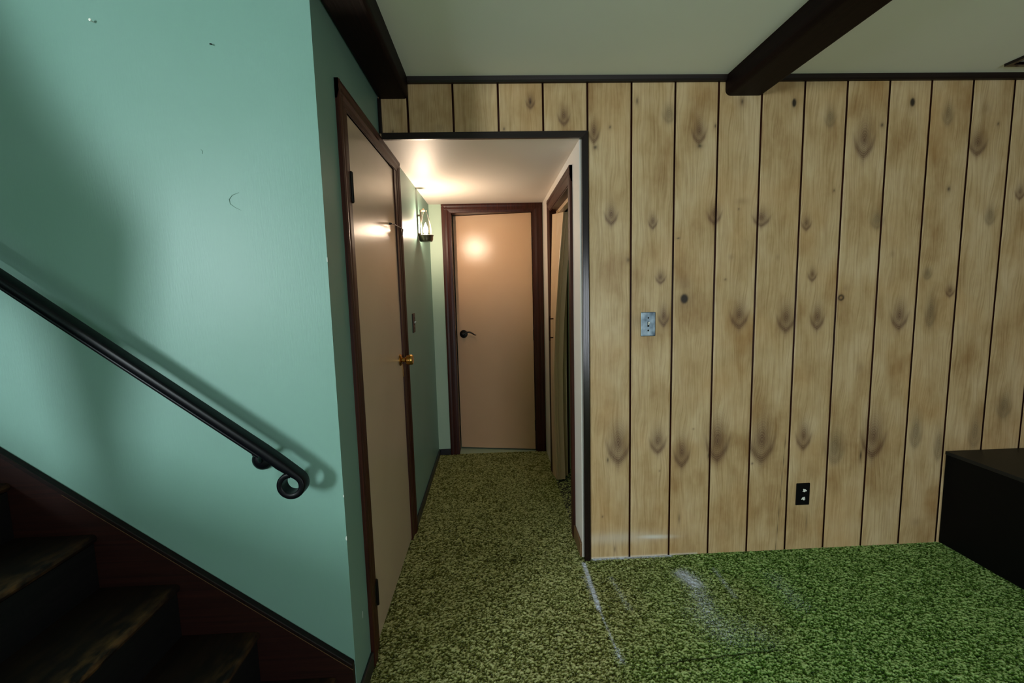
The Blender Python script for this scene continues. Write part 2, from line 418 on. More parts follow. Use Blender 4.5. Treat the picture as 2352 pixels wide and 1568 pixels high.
# ------------------------------------------------------------------ panelled wall
KNOTS = [(0.481, 2.053, 0.0218, 0.0416, 'k'), (0.487, 1.988, 0.0079, 0.0076, 'd'), (0.555, 2.075, 0.004, 0.0057, 'd'), (0.678, 2.186, 0.0079, 0.0168, 'e'), (0.826, 2.127, 0.0281, 0.0339, 'g'), (0.966, 2.048, 0.0284, 0.0458, 'k'), (0.97, 1.988, 0.0102, 0.0076, 'd'), (1.041, 2.075, 0.0041, 0.0076, 'd'), (1.163, 2.18, 0.0122, 0.017, 'e'), (1.406, 2.172, 0.0102, 0.0189, 'b'), (0.56, 1.686, 0.0264, 0.0394, 'k'), (0.755, 1.651, 0.0185, 0.0278, 'k'), (1.047, 1.681, 0.029, 0.0398, 'k'), (1.272, 1.659, 0.0355, 0.034, 'k'), (1.162, 1.703, 0.0031, 0.003, 'd'), (1.49, 1.631, 0.0211, 0.0282, 'k'), (1.174, 1.738, 0.0332, 0.0158, 'h'), (1.58, 2.102, 0.0248, 0.0345, 'g'), (1.748, 2.004, 0.0418, 0.0702, 'k'), (1.829, 2.071, 0.0062, 0.0077, 'd'), (1.968, 2.17, 0.0115, 0.0192, 'b'), (2.144, 2.114, 0.0253, 0.0426, 'g'), (2.326, 2.14, 0.0255, 0.031, 'h'), (2.392, 2.071, 0.0042, 0.0059, 'd'), (2.3, 1.984, 0.0385, 0.0492, 'k'), (1.835, 1.639, 0.0299, 0.0365, 'g'), (2.176, 1.778, 0.0065, 0.01, 'd'), (2.393, 1.647, 0.0262, 0.0368, 'g'), (2.532, 1.756, 0.0218, 0.0304, 'k'), (1.616, 1.78, 0.0032, 0.0059, 'd'), (2.057, 1.63, 0.0173, 0.0244, 'h'), (0.795, 1.393, 0.0208, 0.0245, 'k'), (0.911, 1.292, 0.0189, 0.0227, 'b'), (0.914, 1.356, 0.0336, 0.0369, 'h'), (0.641, 1.48, 0.0082, 0.0101, 'd2'), (1.131, 1.483, 0.0147, 0.0142, 'h'), (1.357, 1.478, 0.0106, 0.0143, 'h'), (1.107, 1.378, 0.0043, 0.0031, 'd'), (0.812, 1.21, 0.0232, 0.0416, 'k'), (0.682, 1.197, 0.0251, 0.0416, 'h'), (1.18, 1.204, 0.0384, 0.0545, 'k'), (1.412, 1.183, 0.0389, 0.0569, 'k'), (0.877, 1.575, 0.0062, 0.003, 'd'), (1.531, 1.39, 0.0193, 0.0269, 'k'), (1.679, 1.278, 0.0152, 0.0146, 'r'), (1.698, 1.322, 0.0173, 0.0188, 'h'), (1.566, 1.183, 0.0304, 0.0507, 'k'), (1.978, 1.178, 0.0375, 0.0554, 'k'), (2.103, 1.381, 0.0197, 0.025, 'g'), (2.134, 1.189, 0.0265, 0.0599, 'g'), (2.224, 1.296, 0.0199, 0.0253, 'k'), (1.921, 1.48, 0.0108, 0.0165, 'h'), (1.795, 0.93, 0.0266, 0.0305, 'h'), (0.595, 0.586, 0.0496, 0.0841, 'k'), (0.543, 0.513, 0.0043, 0.0111, 'd'), (0.791, 0.596, 0.0347, 0.0532, 'k'), (0.912, 0.532, 0.035, 0.0626, 'k'), (1.09, 0.584, 0.0506, 0.0894, 'k'), (1.048, 0.515, 0.0055, 0.0135, 'd'), (1.315, 0.576, 0.0555, 0.0943, 'k'), (1.27, 0.465, 0.0045, 0.0045, 'd'), (1.527, 0.592, 0.0335, 0.0583, 'k'), (0.968, 0.653, 0.0033, 0.0022, 'd'), (1.692, 0.525, 0.0451, 0.0726, 'g'), (1.887, 0.571, 0.0544, 0.0907, 'k'), (1.827, 0.485, 0.0046, 0.025, 'd'), (2.106, 0.587, 0.0297, 0.0681, 'g'), (2.232, 0.514, 0.023, 0.0641, 'g'), (2.417, 0.575, 0.0323, 0.0685, 'g'), (2.558, 0.708, 0.0369, 0.0543, 'g'), (2.147, 0.115, 0.028, 0.0214, 'h'), (0.195, 2.186, 0.0176, 0.0259, 'k'), (0.195, 2.186, 0.0039, 0.0129, 'd'), (0.345, 2.122, 0.0236, 0.0337, 'k'), (-0.393, 2.151, 0.0172, 0.0128, 'h'), (0.075, 2.072, 0.0039, 0.0056, 'd'), (-0.212, 2.083, 0.0232, 0.0167, 'h'), (-0.42, 2.066, 0.0038, 0.0055, 'd'), (1.563, 0.14, 0.0023, 0.0329, 'd2'), (0.516, 0.222, 0.0032, 0.0035, 'd'), (0.802, 0.447, 0.0026, 0.0027, 'd'), (0.904, 0.194, 0.0044, 0.0231, 'd2'), (0.578, 0.048, 0.0044, 0.0139, 'd2')]

def panel_fields(X, Zc):
    kn = np.zeros_like(X); gr = np.zeros_like(X); bk = np.zeros_like(X); gu = X + 0.004 * np.sin(Zc * 9 + X * 31) + 0.003 * np.sin(Zc * 23 + X * 60 + 1.3); rg = np.zeros_like(X)
    for (cx, cz, w, hh, t) in KNOTS:
        a = (X - cx) / w; b = (Zc - cz) / hh
        near = (np.abs(a) < 5) & (np.abs(b) < 5)
        if not near.any(): continue
        r = np.hypot(a, b)
        if t in 'kg':
            rr = np.hypot(a, np.where(b > 0, b * 0.75, b))
            ab = np.abs(a); lo = np.where(b < 0, 0.16 * np.clip(-b, 0, 2), 0.0)
            rv = np.hypot(a * (1 + 0.8 * lo), np.where(b > 0, b * 0.7, b * 0.92))       # pointed towards the foot
            core = 0.72 * np.exp(-((rv / 0.62) ** 2)) * (0.6 + 0.4 * sstep(-0.9, 0.3, b))
            foot = 0.72 * np.exp(-((rv - 0.86) / 0.25) ** 2) * sstep(0.35, -0.75, b)
            tail = 0.28 * np.exp(-(a / 0.16) ** 2) * sstep(-0.85, -1.1, b) * sstep(-2.0, -1.2, b)
            wing = 0.40 * np.exp(-((ab - 0.95 - 0.40 * (b + 0.4)) / 0.16) ** 2) * sstep(0.75, 0.0, b) * sstep(-0.9, -0.4, b)
            halo = 0.42 * np.exp(-(rv / 1.2) ** 3)
            v = np.clip(core + foot + wing + halo + tail, 0, 1.1)
            if t == 'k': big = v > kn; kn = np.maximum(kn, 0.95 * v)
            else: big = v > gr; gr = np.maximum(gr, 0.72 * np.clip(core * 1.1 + foot * 0.6 + halo * 1.2 + wing * 0.4, 0, 1))
            rg = np.where(big & (v > 0.03), rv * (1 + 25 * w), rg)
            gu = gu + 0.45 * w * np.exp(-(rv / 1.5) ** 2) * (0.7 * rv)
        elif t == 'h':
            kn = np.maximum(kn, 0.38 * np.exp(-(r / 0.95) ** 2))
        elif t == 'b':
            kn = np.maximum(kn, 0.55 * np.exp(-(r / 1.7) ** 2)); bk = np.maximum(bk, 0.94 * sstep(1.3, 0.65, r))
        elif t == 'e':
            kn = np.maximum(kn, 0.5 * np.exp(-(r / 1.6) ** 2)); bk = np.maximum(bk, 0.75 * np.exp(-((a / 0.45) ** 2 + (b / 0.7) ** 2)))
        elif t == 'r':
            bk = np.maximum(bk, 0.92 * np.exp(-((r - 0.75) / 0.3) ** 2)); kn = np.maximum(kn, 0.4 * np.exp(-(r / 1.8) ** 2))
        elif t == 'd':
            bk = np.maximum(bk, 0.8 * np.exp(-(r / 1.0) ** 2)); kn = np.maximum(kn, 0.35 * np.exp(-(r / 2.6) ** 2))
        elif t == 'd2':
            bk = np.maximum(bk, 0.5 * np.exp(-(r / 1.0) ** 2)); kn = np.maximum(kn, 0.3 * np.exp(-(r / 2.2) ** 2))
    # split running down a board
    xc = 1.4075 + (Zc - 0.0) / 0.5575 * 0.026
    bk = np.maximum(bk, 0.7 * np.exp(-((X - xc) / 0.0016) ** 2) * (Zc < 0.62))
    sc = 0.75 * np.exp(-((X - 0.775) / 0.10) ** 2 - ((Zc - 0.103 + 0.03 * (X - 0.775)) / 0.012) ** 2)
    sc = np.maximum(sc, 0.3 * np.exp(-((X - 0.6) / 0.25) ** 2 - ((Zc - 0.105) / 0.03) ** 2))
    sc = np.maximum(sc, 0.5 * sstep(0.012, 0.004, Zc) * (X < 1.0))
    return kn, gr, gu, bk, sc, rg

G0, GS, GW = 0.6531, 0.2006, 0.0092
verts = []; faces = []; at = {k: [] for k in ('knot', 'grey', 'grain', 'plank', 'black', 'scuff', 'ring')}
off = 0
dz = 0.005
edges = [XL + 0.002] + [G0 + GS * i for i in range(-5, 14)]
edges[-1] = XW1
for i in range(len(edges) - 1):
    xa, xb = edges[i] + (GW / 2 if i else 0), edges[i + 1] - GW / 2
    mid = (xa + xb) / 2
    spans = [(2.035, H)] if mid < 0.45 else [(0.0, H)]
    for (z0, z1) in spans:
        fine = mid < 2.75
        nX = max(2, int((xb - xa) / (0.0042 if fine else 0.05)) + 1); nZ = int((z1 - z0) / (dz if fine else 0.05)) + 1
        X, Zc = np.meshgrid(np.linspace(xa, xb, nX), np.linspace(z0, z1, nZ))
        Yp = np.full_like(X, D)
        edge = np.minimum(X - xa, xb - X)
        Yp = Yp + 0.0016 * sstep(0.003, 0.0, edge)
        kn, gr, gu, bk, sc, rg = panel_fields(X, Zc)
        idx = np.arange(nX * nZ).reshape(nZ, nX) + off
        faces.append(np.stack([idx[:-1, :-1], idx[:-1, 1:], idx[1:, 1:], idx[1:, :-1]], -1).reshape(-1, 4))
        verts.append(np.stack([X, Yp, Zc], -1).reshape(-1, 3)); off += nX * nZ
        pv = rng.random() * 9
        for k, a in (('knot', kn), ('grey', gr), ('grain', gu), ('plank', np.full_like(X, pv)), ('black', bk), ('scuff', sc), ('ring', rg)): at[k].append(a.ravel())
V = np.vstack(verts); F = np.vstack(faces); nplank = len(F)
# backing with grooves and the thickness of the wall
def add_box_np(x0, x1, y0, y1, z0, z1):
    global V, F
    b = np.array([(x0, y0, z0), (x1, y0, z0), (x1, y1, z0), (x0, y1, z0), (x0, y0, z1), (x1, y0, z1), (x1, y1, z1), (x0, y1, z1)])
    f = np.array([(0, 3, 2, 1), (4, 5, 6, 7), (0, 1, 5, 4), (1, 2, 6, 5), (2, 3, 7, 6), (3, 0, 4, 7)]) + len(V)
    V = np.vstack([V, b]); F = np.vstack([F, f])
add_box_np(XL + 0.002, 0.446, D + 0.003, D + 0.02, 2.035, H)
add_box_np(0.446, XW1, D + 0.003, D + 0.02, 0, H)
me = bpy.data.meshes.new('wall_back')
me.vertices.add(len(V)); me.vertices.foreach_set('co', V.astype(np.float32).ravel())
me.loops.add(F.size); me.loops.foreach_set('vertex_index', F.astype(np.int32).ravel())
me.polygons.add(len(F)); me.polygons.foreach_set('loop_start', (np.arange(len(F)) * 4).astype(np.int32)); me.polygons.foreach_set('loop_total', np.full(len(F), 4, np.int32))
mi = np.zeros(len(F), np.int32); mi[nplank:] = 1
me.polygons.foreach_set('material_index', mi)
me.update(calc_edges=True)
for k in at:
    a = np.concatenate(at[k]); a = np.concatenate([a, np.zeros(len(V) - len(a))]); set_attr(me, k, a)
tag(link('wall_back', me, [M['panel'], M['groove']]), 'knotty wood panelled wall with dark vertical grooves', 'wall', kind='structure')

# ------------------------------------------------------------------ green walls
DY0, DY1, DZ = 1.662, 2.425, 1.972         # opening of the green-wall door
T = 0.11
bm = BM()
# wall_left: hall/door wall with opening, thickness towards -X
xa, xb = XL - T, XL
def wl(y0, y1, z0, z1): box(bm, xa, xb, y0, y1, z0, z1)
wl(S + 0.1, DY0, 0, H); wl(DY0, DY1, DZ, H); wl(DY1, E + 0.12, 0, H)
tag(obj('wall_left', bm, M['mint']), 'mint green wall holding the near flush door and running down the hall', 'wall', kind='structure')
bm = BM(); box(bm, XW0, XL, S, S + 0.1, 0, 4.6)
tag(obj('wall_stair', bm, M['mint']), 'mint green wall above the staircase with the black handrail', 'wall', kind='structure')

ws = bpy.data.objects['wall_stair']
bm = BM()
for z, hh, w in ((1.458, 0.006, 0.0014), (0.733, 0.0035, 0.002), (0.594, 0.006, 0.003)):
    prism(bm, [(XL - w, z - hh), (XL + 0.0004, z - hh * 1.2), (XL + 0.0004, z + hh), (XL - w * 0.4, z + hh * 1.3), (XL - w * 1.2, z + hh * 0.2)], 'y', S - 0.0004, S + 0.002)
prism(bm, [(S + 0.105, 0.243), (S + 0.107, 0.243), (S + 0.109, 0.266), (S + 0.107, 0.264)], 'x', XL - 0.001, XL + 0.0004)
obj('chipped_paint', bm, M['chip'], ws)
bm = BM()
tube(bm, [(-0.7155, S, 1.6525), (-0.7345, S, 1.6455), (-0.7440, S, 1.634), (-0.7425, S, 1.6215), (-0.7300, S, 1.6115), (-0.7130, S, 1.6025)], [0.0004, 0.0009, 0.0013, 0.0010, 0.0007, 0.0003], 6)
tube(bm, [(-0.8098, S, 1.772), (-0.8055, S, 1.768), (-0.8060, S, 1.760)], 0.0008, 6)
obj('scuff_mark', bm, M['scuff'], ws)

# closet behind the flush door stays closed; hall shell
bm = BM()
CY0, CY1, CZ = 2.45, 3.24, 1.885           # folding-door opening
def wr(y0, y1, z0, z1): box(bm, XR, XR + 0.11, y0, y1, z0, z1)
wr(D + 0.021, CY0, 0, HH); wr(CY0, CY1, CZ, HH); wr(CY1, E, 0, HH)
tag(obj('wall_hall_right', bm, M['hallwhite']), 'off-white right wall of the hall around the folding door', 'wall', kind='structure')
EX0, EX1, EZ = -0.312, 0.335, 1.965        # opening of the end door
bm = BM()
def we(x0, x1, z0, z1): box(bm, x0, x1, E, E + 0.12, z0, z1)
we(XL, EX0, 0, HH); we(EX0, EX1, EZ, HH); we(EX1, XR + 0.11, 0, HH)
tag(obj('wall_hall_end', bm, M['hallend']), 'pale mint wall at the end of the hall around the end door', 'wall', kind='structure')
bm = BM(); box(bm, XL, XR + 0.7, D + 0.0205, E + 0.9, HH, HH + 0.05)
tag(obj('ceiling_hall', bm, M['hallwhite']), 'low white hall ceiling above the doors', 'ceiling', kind='structure')
# space behind the two hall doors
bm = BM()
box(bm, XR + 0.11, XR + 0.72, CY0 - 0.12, CY0 - 0.08, 0, HH); box(bm, XR + 0.11, XR + 0.72, CY1 + 0.08, CY1 + 0.12, 0, HH)
box(bm, XR + 0.7, XR + 0.74, CY0 - 0.12, CY1 + 0.12, 0, HH); 
tag(obj('wall_closet', bm, M['hallend']), 'inside walls of the closet behind the folding door', 'wall', kind='structure')
bm = BM(); box(bm, XR, XR + 0.7, CY0 - 0.08, CY1 + 0.08, -0.02, 0.0005)
tag(obj('floor_closet', bm, M['riser']), 'dark closet floor behind the folding door', 'floor', kind='structure')
bm = BM()
box(bm, XL - 0.1, XR + 0.2, E + 0.86, E + 0.9, 0, HH); box(bm, XL - 0.12, XL - 0.08, E + 0.12, E + 0.9, 0, HH); box(bm, XR + 0.16, XR + 0.2, E + 0.12, E + 0.9, 0, HH)
box(bm, XL - 0.1, XR + 0.2, E, E + 0.9, -0.03, -0.001)
tag(obj('wall_beyond', bm, M['hallend']), 'walls of the dark room beyond the end door', 'wall', kind='structure')

# ceiling with the stairwell left open
bm = BM()
box(bm, XW0, XW1, YB, SY0, H, H + 0.1); box(bm, XL - 0.0, XW1, SY0, D + 0.02, H, H + 0.1)
box(bm, -1.45, XL, SY0, S, H, H + 0.1)
tag(obj('ceiling', bm, M['ceiling']), 'flat pale grey-green ceiling between the dark beams', 'ceiling', kind='structure')
# shaft above the stairs
bm = BM()
box(bm, XW0, -1.45, SY0 - 0.06, SY0, H + 0.1, 4.6); box(bm, -1.45, -1.39, SY0 - 0.06, S, H + 0.1, 4.6)
box(bm, XW0, -1.39, SY0 - 0.06, S + 0.1, 4.6, 4.66)
tag(obj('wall_stairwell', bm, M['mint']), 'upper walls of the stairwell shaft above the stairs', 'wall', kind='structure')

# unseen panel added beside the stairs, cut to shade part of the stair wall
bm = BM()
side = [(-1.657, 1.976), (-1.587, 1.838), (-1.505, 1.712), (-1.425, 1.62), (-1.445, 1.488), (-1.475, 1.312), (-1.55, 1.01),
        (-1.612, 0.981), (-1.647, 1.169), (-1.683, 1.398), (-1.761, 1.495), (-2.2, 1.55), (-2.2, H), (-1.78, H)]
prism(bm, side, 'y', SY0 - 0.03, SY0 - 0.001)
prism(bm, [(-0.90, 0.0), (-0.90, 0.74), (-1.56, 1.04), (-1.61, 0.981), (-1.61, 0.0)], 'y', SY0 - 0.03, SY0 - 0.001)  # low piece, added to darken the bottom of the stair wall
tag(obj('stair_shade_panel', bm, M['mint']), 'added unseen panel beside the stairs that shades the stair wall', 'wall', kind='structure')

# walls behind the viewer, with two windows
WIN = [(-3.25, -2.6, 1.15, 2.15), (0.75, 1.75, 0.15, 1.65)]     # x and z ranges of the two windows in the wall behind the viewer
xs = [XW0, WIN[0][0], WIN[0][1], WIN[1][0], WIN[1][1], XW1]
bm = BM()
for i in range(5):
    if i in (1, 3):
        w = WIN[0 if i == 1 else 1]
        box(bm, xs[i], xs[i + 1], YB - 0.12, YB, 0, w[2]); box(bm, xs[i], xs[i + 1], YB - 0.12, YB, w[3], H)
    else: box(bm, xs[i], xs[i + 1], YB - 0.12, YB, 0, H)
tag(obj('wall_front', bm, M['ceiling']), 'pale wall behind the viewer with two windows', 'wall', kind='structure')
bm = BM(); box(bm, XW1, XW1 + 0.1, YB, D + 0.02, 0, H)
tag(obj('wall_right', bm, M['sidewall']), 'brown side wall at the right end of the room', 'wall', kind='structure')
bm = BM(); box(bm, XW0 - 0.1, XW0, YB, S + 0.1, 0, 4.66)
tag(obj('wall_far_left', bm, M['mint']), 'green side wall at the left end of the room', 'wall', kind='structure')
f = 0.045
for n, w in enumerate(WIN):
    r = thing('window_%d' % (n + 1), ((w[0] + w[1]) / 2, YB - 0.06, w[2]), ('small high window on the stair side behind the viewer', 'wide low window on the carpeted side behind the viewer')[n], 'window', 'structure')
    bm = BM(); a, b = YB - 0.09, YB - 0.03
    box(bm, w[0], w[0] + f, a, b, w[2], w[3]); box(bm, w[1] - f, w[1], a, b, w[2], w[3])
    box(bm, w[0] + f, w[1] - f, a, b, w[2], w[2] + f); box(bm, w[0] + f, w[1] - f, a, b, w[3] - f, w[3])
    obj('window_frame', bm, M['trim'], r)

# ------------------------------------------------------------------ beams and trims
def beam(name, x0, x1, zb, ch, label):
    bm = BM()
    poly = [(x0, H), (x0, zb + ch)]
    for k in range(1, 6):
        a = PI / 2 * k / 6; poly.append((x0 + ch * (1 - math.cos(a)), zb + ch * (1 - math.sin(a))))
    poly += [(x0 + ch, zb), (x1 - ch, zb)]
    for k in range(1, 6):
        a = PI / 2 * k / 6; poly.append((x1 - ch * (1 - math.sin(a)), zb + ch * (1 - math.cos(a))))
    poly += [(x1, zb + ch), (x1, H)]
    prism(bm, poly, 'y', YB + 0.001, D - 0.001)
    tag(obj(name, bm, M['beam']), label, 'beam', kind='structure')
beam('ceiling_beam', -0.4785, -0.345, 2.2035, 0.018, 'dark ceiling beam running along the top of the green door wall')
beam('ceiling_beam', 1.083, 1.262, 2.2045, 0.024, 'dark ceiling beam crossing the ceiling above the light switch')

def trim(n, bm, mat, label): tag(obj('trim_%d' % n, bm, mat), label, 'trim', kind='structure')
bm = BM(); prism(bm, [(D - 0.0005, 2.264), (D - 0.012, 2.266), (D - 0.017, 2.274), (D - 0.020, H), (D - 0.0005, H)], 'x', -0.344, 1.082)
prism(bm, [(D - 0.0005, 2.264), (D - 0.012, 2.266), (D - 0.017, 2.274), (D - 0.020, H), (D - 0.0005, H)], 'x', 1.263, XW1)
trim(1, bm, M['trimh'], 'thin dark moulding where panelled wall meets the ceiling')
bm = BM(); box(bm, XL + 0.0005, -0.463, D - 0.014, D - 0.0005, 2.056, 2.2034, 0.003)
trim(2, bm, M['trim'], 'short dark corner strip under the left beam')
bm = BM(); prism(bm, [(-0.466, 2.0275), (0.4235, 2.0275), (0.4515, 2.0565), (-0.466, 2.0565)], 'y', D - 0.016, D - 0.0005)
trim(3, bm, M['trimh'], 'dark header strip above the hall opening')
bm = BM(); prism(bm, [(0.4225, 0.0), (0.4515, 0.0), (0.4515, 2.0565), (0.4235, 2.0275)], 'y', D - 0.016, D + 0.022)
bmesh.ops.bevel(bm, geom=[e for e in bm.edges if abs(e.verts[0].co.x - e.verts[1].co.x) < 0.002 and abs(e.verts[0].co.y - e.verts[1].co.y) < 1e-4], offset=0.003, segments=2, affect='EDGES')
trim(4, bm, M['trim'], 'dark vertical strip on the right side of the hall opening')
# soffit lining behind the header
bm = BM(); box(bm, XL, XR, D - 0.0004, D + 0.0204, HH, 2.034)
trim(5, bm, M['hallwhite'], 'white edge of the hall ceiling under the header strip')

# baseboards
def bb(name, bm, label): tag(obj(name, bm, M['baseboard']), label, 'baseboard', kind='structure')
bm = BM(); box(bm, XL + 0.0003, XL + 0.011, 1.40, 1.556, 0, 0.062, 0.003)
bb('baseboard_door', bm, 'short dark baseboard between the stair corner and the flush door')
bm = BM(); box(bm, XL + 0.0003, XL + 0.011, 2.545, E - 0.0005, 0, 0.05, 0.003)
bb('baseboard_hall_left', bm, 'dark baseboard along the green hall wall')
bm = BM(); box(bm, XL + 0.0115, -0.383, E - 0.011, E - 0.0003, 0, 0.05, 0.003)
bb('baseboard_hall_end', bm, 'short dark baseboard left of the end door')
bm = BM(); box(bm, XR - 0.011, XR - 0.0003, D + 0.0225, 2.363, 0, 0.075, 0.003)
tag(obj('baseboard_hall_right', bm, M['tanwood']), 'brown baseboard beside the folding door at the hall opening', 'baseboard', kind='structure')

# ------------------------------------------------------------------ door 1 (flush door in the green wall)
def casing_profile_y(bm, y0, y1, z0, z1, x, out, flip):
    """vertical casing on an X-plane wall; thickest at the outer edge."""
    s = 1 if out > 0 else -1
    o = [0.012, 0.014, 0.0115, 0.013, 0.0085, 0.006]
    yy = np.linspace(y0, y1, 6)
    if flip: yy = yy[::-1]
    pts = [(x, yy[0])] + [(x + s * a * abs(out) / 0.014, b) for a, b in zip(o, yy)] + [(x, yy[-1])]
    prism(bm, pts, 'z', z0, z1)

d1 = thing('door_1', (XL, DY0, 0), 'cream flush door with brass knob in the green wall beside the stairs', 'door', 'structure')
bm = BM(); box(bm, XL - 0.038, XL - 0.002, DY0 + 0.004, DY1 - 0.010, 0.012, DZ - 0.003, 0.0015)
obj('door_slab', bm, M['doorpaint'], d1)
bm = BM()
casing_profile_y(bm, 1.560, 1.622, 0, 2.036, XL, 0.015, False)
casing_profile_y(bm, 2.470, 2.532, 0, 2.036, XL, 0.015, True)
zz = np.linspace(1.9755, 2.036, 6); oo = [0.006, 0.0085, 0.013, 0.0115, 0.014, 0.012]
prism(bm, [(XL, zz[0])] + [(XL + 0.0155 * a / 0.014, b) for a, b in zip(oo, zz)] + [(XL, zz[-1])], 'y', 1.560, 2.532)
obj('door_casing', bm, M['casing'], d1)
bm = BM()
box(bm, XL - T, XL + 0.0045, 1.618, DY0, 0, DZ + 0.01); box(bm, XL - T, XL + 0.0045, DY1 - 0.006, 2.474, 0, DZ + 0.01); box(bm, XL - T, XL + 0.0045, DY0, DY1, DZ, DZ + 0.012)
box(bm, XL - 0.055, XL - 0.040, DY0, DY0 + 0.012, 0, DZ); box(bm, XL - 0.055, XL - 0.040, DY1 - 0.018, DY1 - 0.006, 0, DZ)
obj('door_jamb', bm, M['casing'], d1)
for z in (1.722, 0.219):
    bm = BM(); lathe(bm, [(0.002, -0.054), (0.006, -0.05), (0.006, 0.05), (0.002, 0.054)], (XL + 0.006, DY0 + 0.003, z), (0, 0, 1), 12)
    box(bm, XL - 0.0015, XL + 0.0052, 1.64, DY0 + 0.012, z - 0.045, z + 0.045)
    obj('hinge', bm, M['hinge'], d1, True)
kz, ky = 1.012, 2.352
bm = BM(); lathe(bm, [(0.030, 0.0), (0.030, 0.003), (0.024, 0.009), (0.012, 0.011), (0.011, 0.026), (0.017, 0.030), (0.025, 0.036), (0.0265, 0.048), (0.0265, 0.060), (0.023, 0.066), (0.006, 0.067)], (XL - 0.001, ky, kz), (1, 0, 0), 28)
kn = obj('knob', bm, M['brass'], d1, True)
kn['label'] = 'round polished brass knob'
bm = BM(); box(bm, XL + 0.0005, XL + 0.002, ky + 0.046, ky + 0.056, kz - 0.095, kz - 0.028)
lathe(bm, [(0.004, 0), (0.004, 0.003)], (XL + 0.0005, ky + 0.05, kz - 0.092), (1, 0, 0), 10)
obj('strike_plate', bm, M['brass'], d1)
bm = BM(); tube(bm, [(XL + 0.004, 2.28, 1.684), (XL + 0.012, 2.31, 1.686), (XL + 0.012, 2.40, 1.688), (XL + 0.016, 2.49, 1.688), (XL + 0.020, 2.505, 1.686), (XL + 0.016, 2.508, 1.668), (XL + 0.014, 2.506, 1.656)], 0.0022, 8)
lathe(bm, [(0.006, 0), (0.004, 0.008), (0.003, 0.012)], (XL - 0.002, 2.28, 1.684), (1, 0, 0), 10)
obj('latch_hook', bm, M['hinge'], d1, True)

# ------------------------------------------------------------------ door 2 (end of the hall, ajar)
d2 = thing('door_2', (EX1, E, 0), 'tan flush door standing ajar with dark lever at the hall end', 'door', 'structure')
bm = BM()
def cas_x(bm, x0, x1, z0, z1, flip):
    o = [0.012, 0.014, 0.0115, 0.013, 0.0085, 0.006]; xx = np.linspace(x0, x1, 6)
    if flip: xx = xx[::-1]
    prism(bm, [(xx[0], E)] + [(b, E - a * 1.1) for a, b in zip(o, xx)] + [(xx[-1], E)], 'z', z0, z1)
cas_x(bm, -0.381, -0.312, 0, 2.0295, False); cas_x(bm, 0.336, 0.413, 0, 2.0295, True)
zz = np.linspace(1.965, 2.0295, 6)
prism(bm, [(E, zz[0])] + [(E - 0.0155 * a / 0.014, b) for a, b in zip(oo, zz)] + [(E, zz[-1])], 'x', -0.381, 0.413)
obj('door_casing', bm, M['casing'], d2)
bm = BM()
box(bm, EX0 - 0.012, EX0 + 0.004, E - 0.004, E + 0.12, 0, EZ + 0.004); box(bm, EX1 - 0.004, EX1 + 0.012, E - 0.004, E + 0.12, 0, EZ + 0.004)
box(bm, EX0, EX1, E - 0.004, E + 0.12, EZ - 0.003, EZ + 0.01)
obj('door_jamb', bm, M['casing'], d2)
ang = math.radians(11.0); W2 = 0.642
hx, hy = EX1 - 0.008, E + 0.016
R2 = Matrix.Translation((hx, hy, 0)) @ Matrix.Rotation(-ang, 4, 'Z')
def local(bm): bmesh.ops.transform(bm, matrix=R2, verts=bm.verts[:]); return bm
bm = BM(); box(bm, -W2, 0, 0, 0.035, 0.012, EZ - 0.006, 0.0015); local(bm)
obj('door_slab', bm, M['enddoor'], d2)
lx, lz = -W2 + 0.056, 0.993
bm = BM(); lathe(bm, [(0.034, 0.0), (0.034, 0.004), (0.030, 0.010), (0.013, 0.013), (0.012, 0.040), (0.014, 0.046), (0.008, 0.050)], (lx, -0.0005, lz), (0, -1, 0), 28)
pts = [(lx + 0.004 + 0.112 * t, -0.045 + 0.010 * math.sin(PI * t), lz + 0.020 * math.sin(PI * min(1, t * 1.12)) - 0.006 * t) for t in np.linspace(0, 1, 12)]
tube(bm, pts, [0.0075] * 3 + [0.0068] * 4 + [0.006, 0.0055, 0.005, 0.0045, 0.0035], 10); local(bm)
lv = obj('lever_handle', bm, M['bronze'], d2, True); lv['label'] = 'dark bronze lever on round rose'
for z in (1.72, 0.98, 0.22):
    bm = BM(); lathe(bm, [(0.005, -0.045), (0.005, 0.045)], (EX1 - 0.005, E + 0.010, z), (0, 0, 1), 10)
    obj('hinge', bm, M['hinge'], d2, True)

# ------------------------------------------------------------------ door 3 (folding door in the right hall wall)
d3 = thing('door_3', (XR, CY1, 0), 'tan accordion folding door pushed open in the right hall wall', 'door', 'structure')
bm = BM()
casing_profile_y(bm, 2.365, 2.440, 0, 1.966, XR, -0.017, False)
casing_profile_y(bm, 3.248, 3.325, 0, 1.966, XR, -0.017, True)
zz = np.linspace(1.888, 1.966, 6)
prism(bm, [(XR, zz[0])] + [(XR - 0.017 * a / 0.014, b) for a, b in zip(oo, zz)] + [(XR, zz[-1])], 'y', 2.365, 3.325)
obj('door_casing', bm, M['casing'], d3)
bm = BM()
box(bm, XR - 0.004, XR + 0.115, CY0 - 0.012, CY0 + 0.004, 0, CZ + 0.006); box(bm, XR - 0.004, XR + 0.115, CY1 - 0.004, CY1 + 0.012, 0, CZ + 0.006)
box(bm, XR - 0.004, XR + 0.115, CY0, CY1, CZ - 0.004, CZ + 0.01)
obj('door_jamb', bm, M['casing'], d3)
bm = BM(); box(bm, XR + 0.04, XR + 0.075, CY0 + 0.005, CY1 - 0.005, CZ - 0.028, CZ - 0.0045)
trk = obj('track', bm, M['vinyl'], d3)
ZT = 1.855
ZQ = [0.016, 0.2, 0.4, 0.6, 0.79, 0.95, 1.14, 1.32, 1.5, 1.68, ZT]
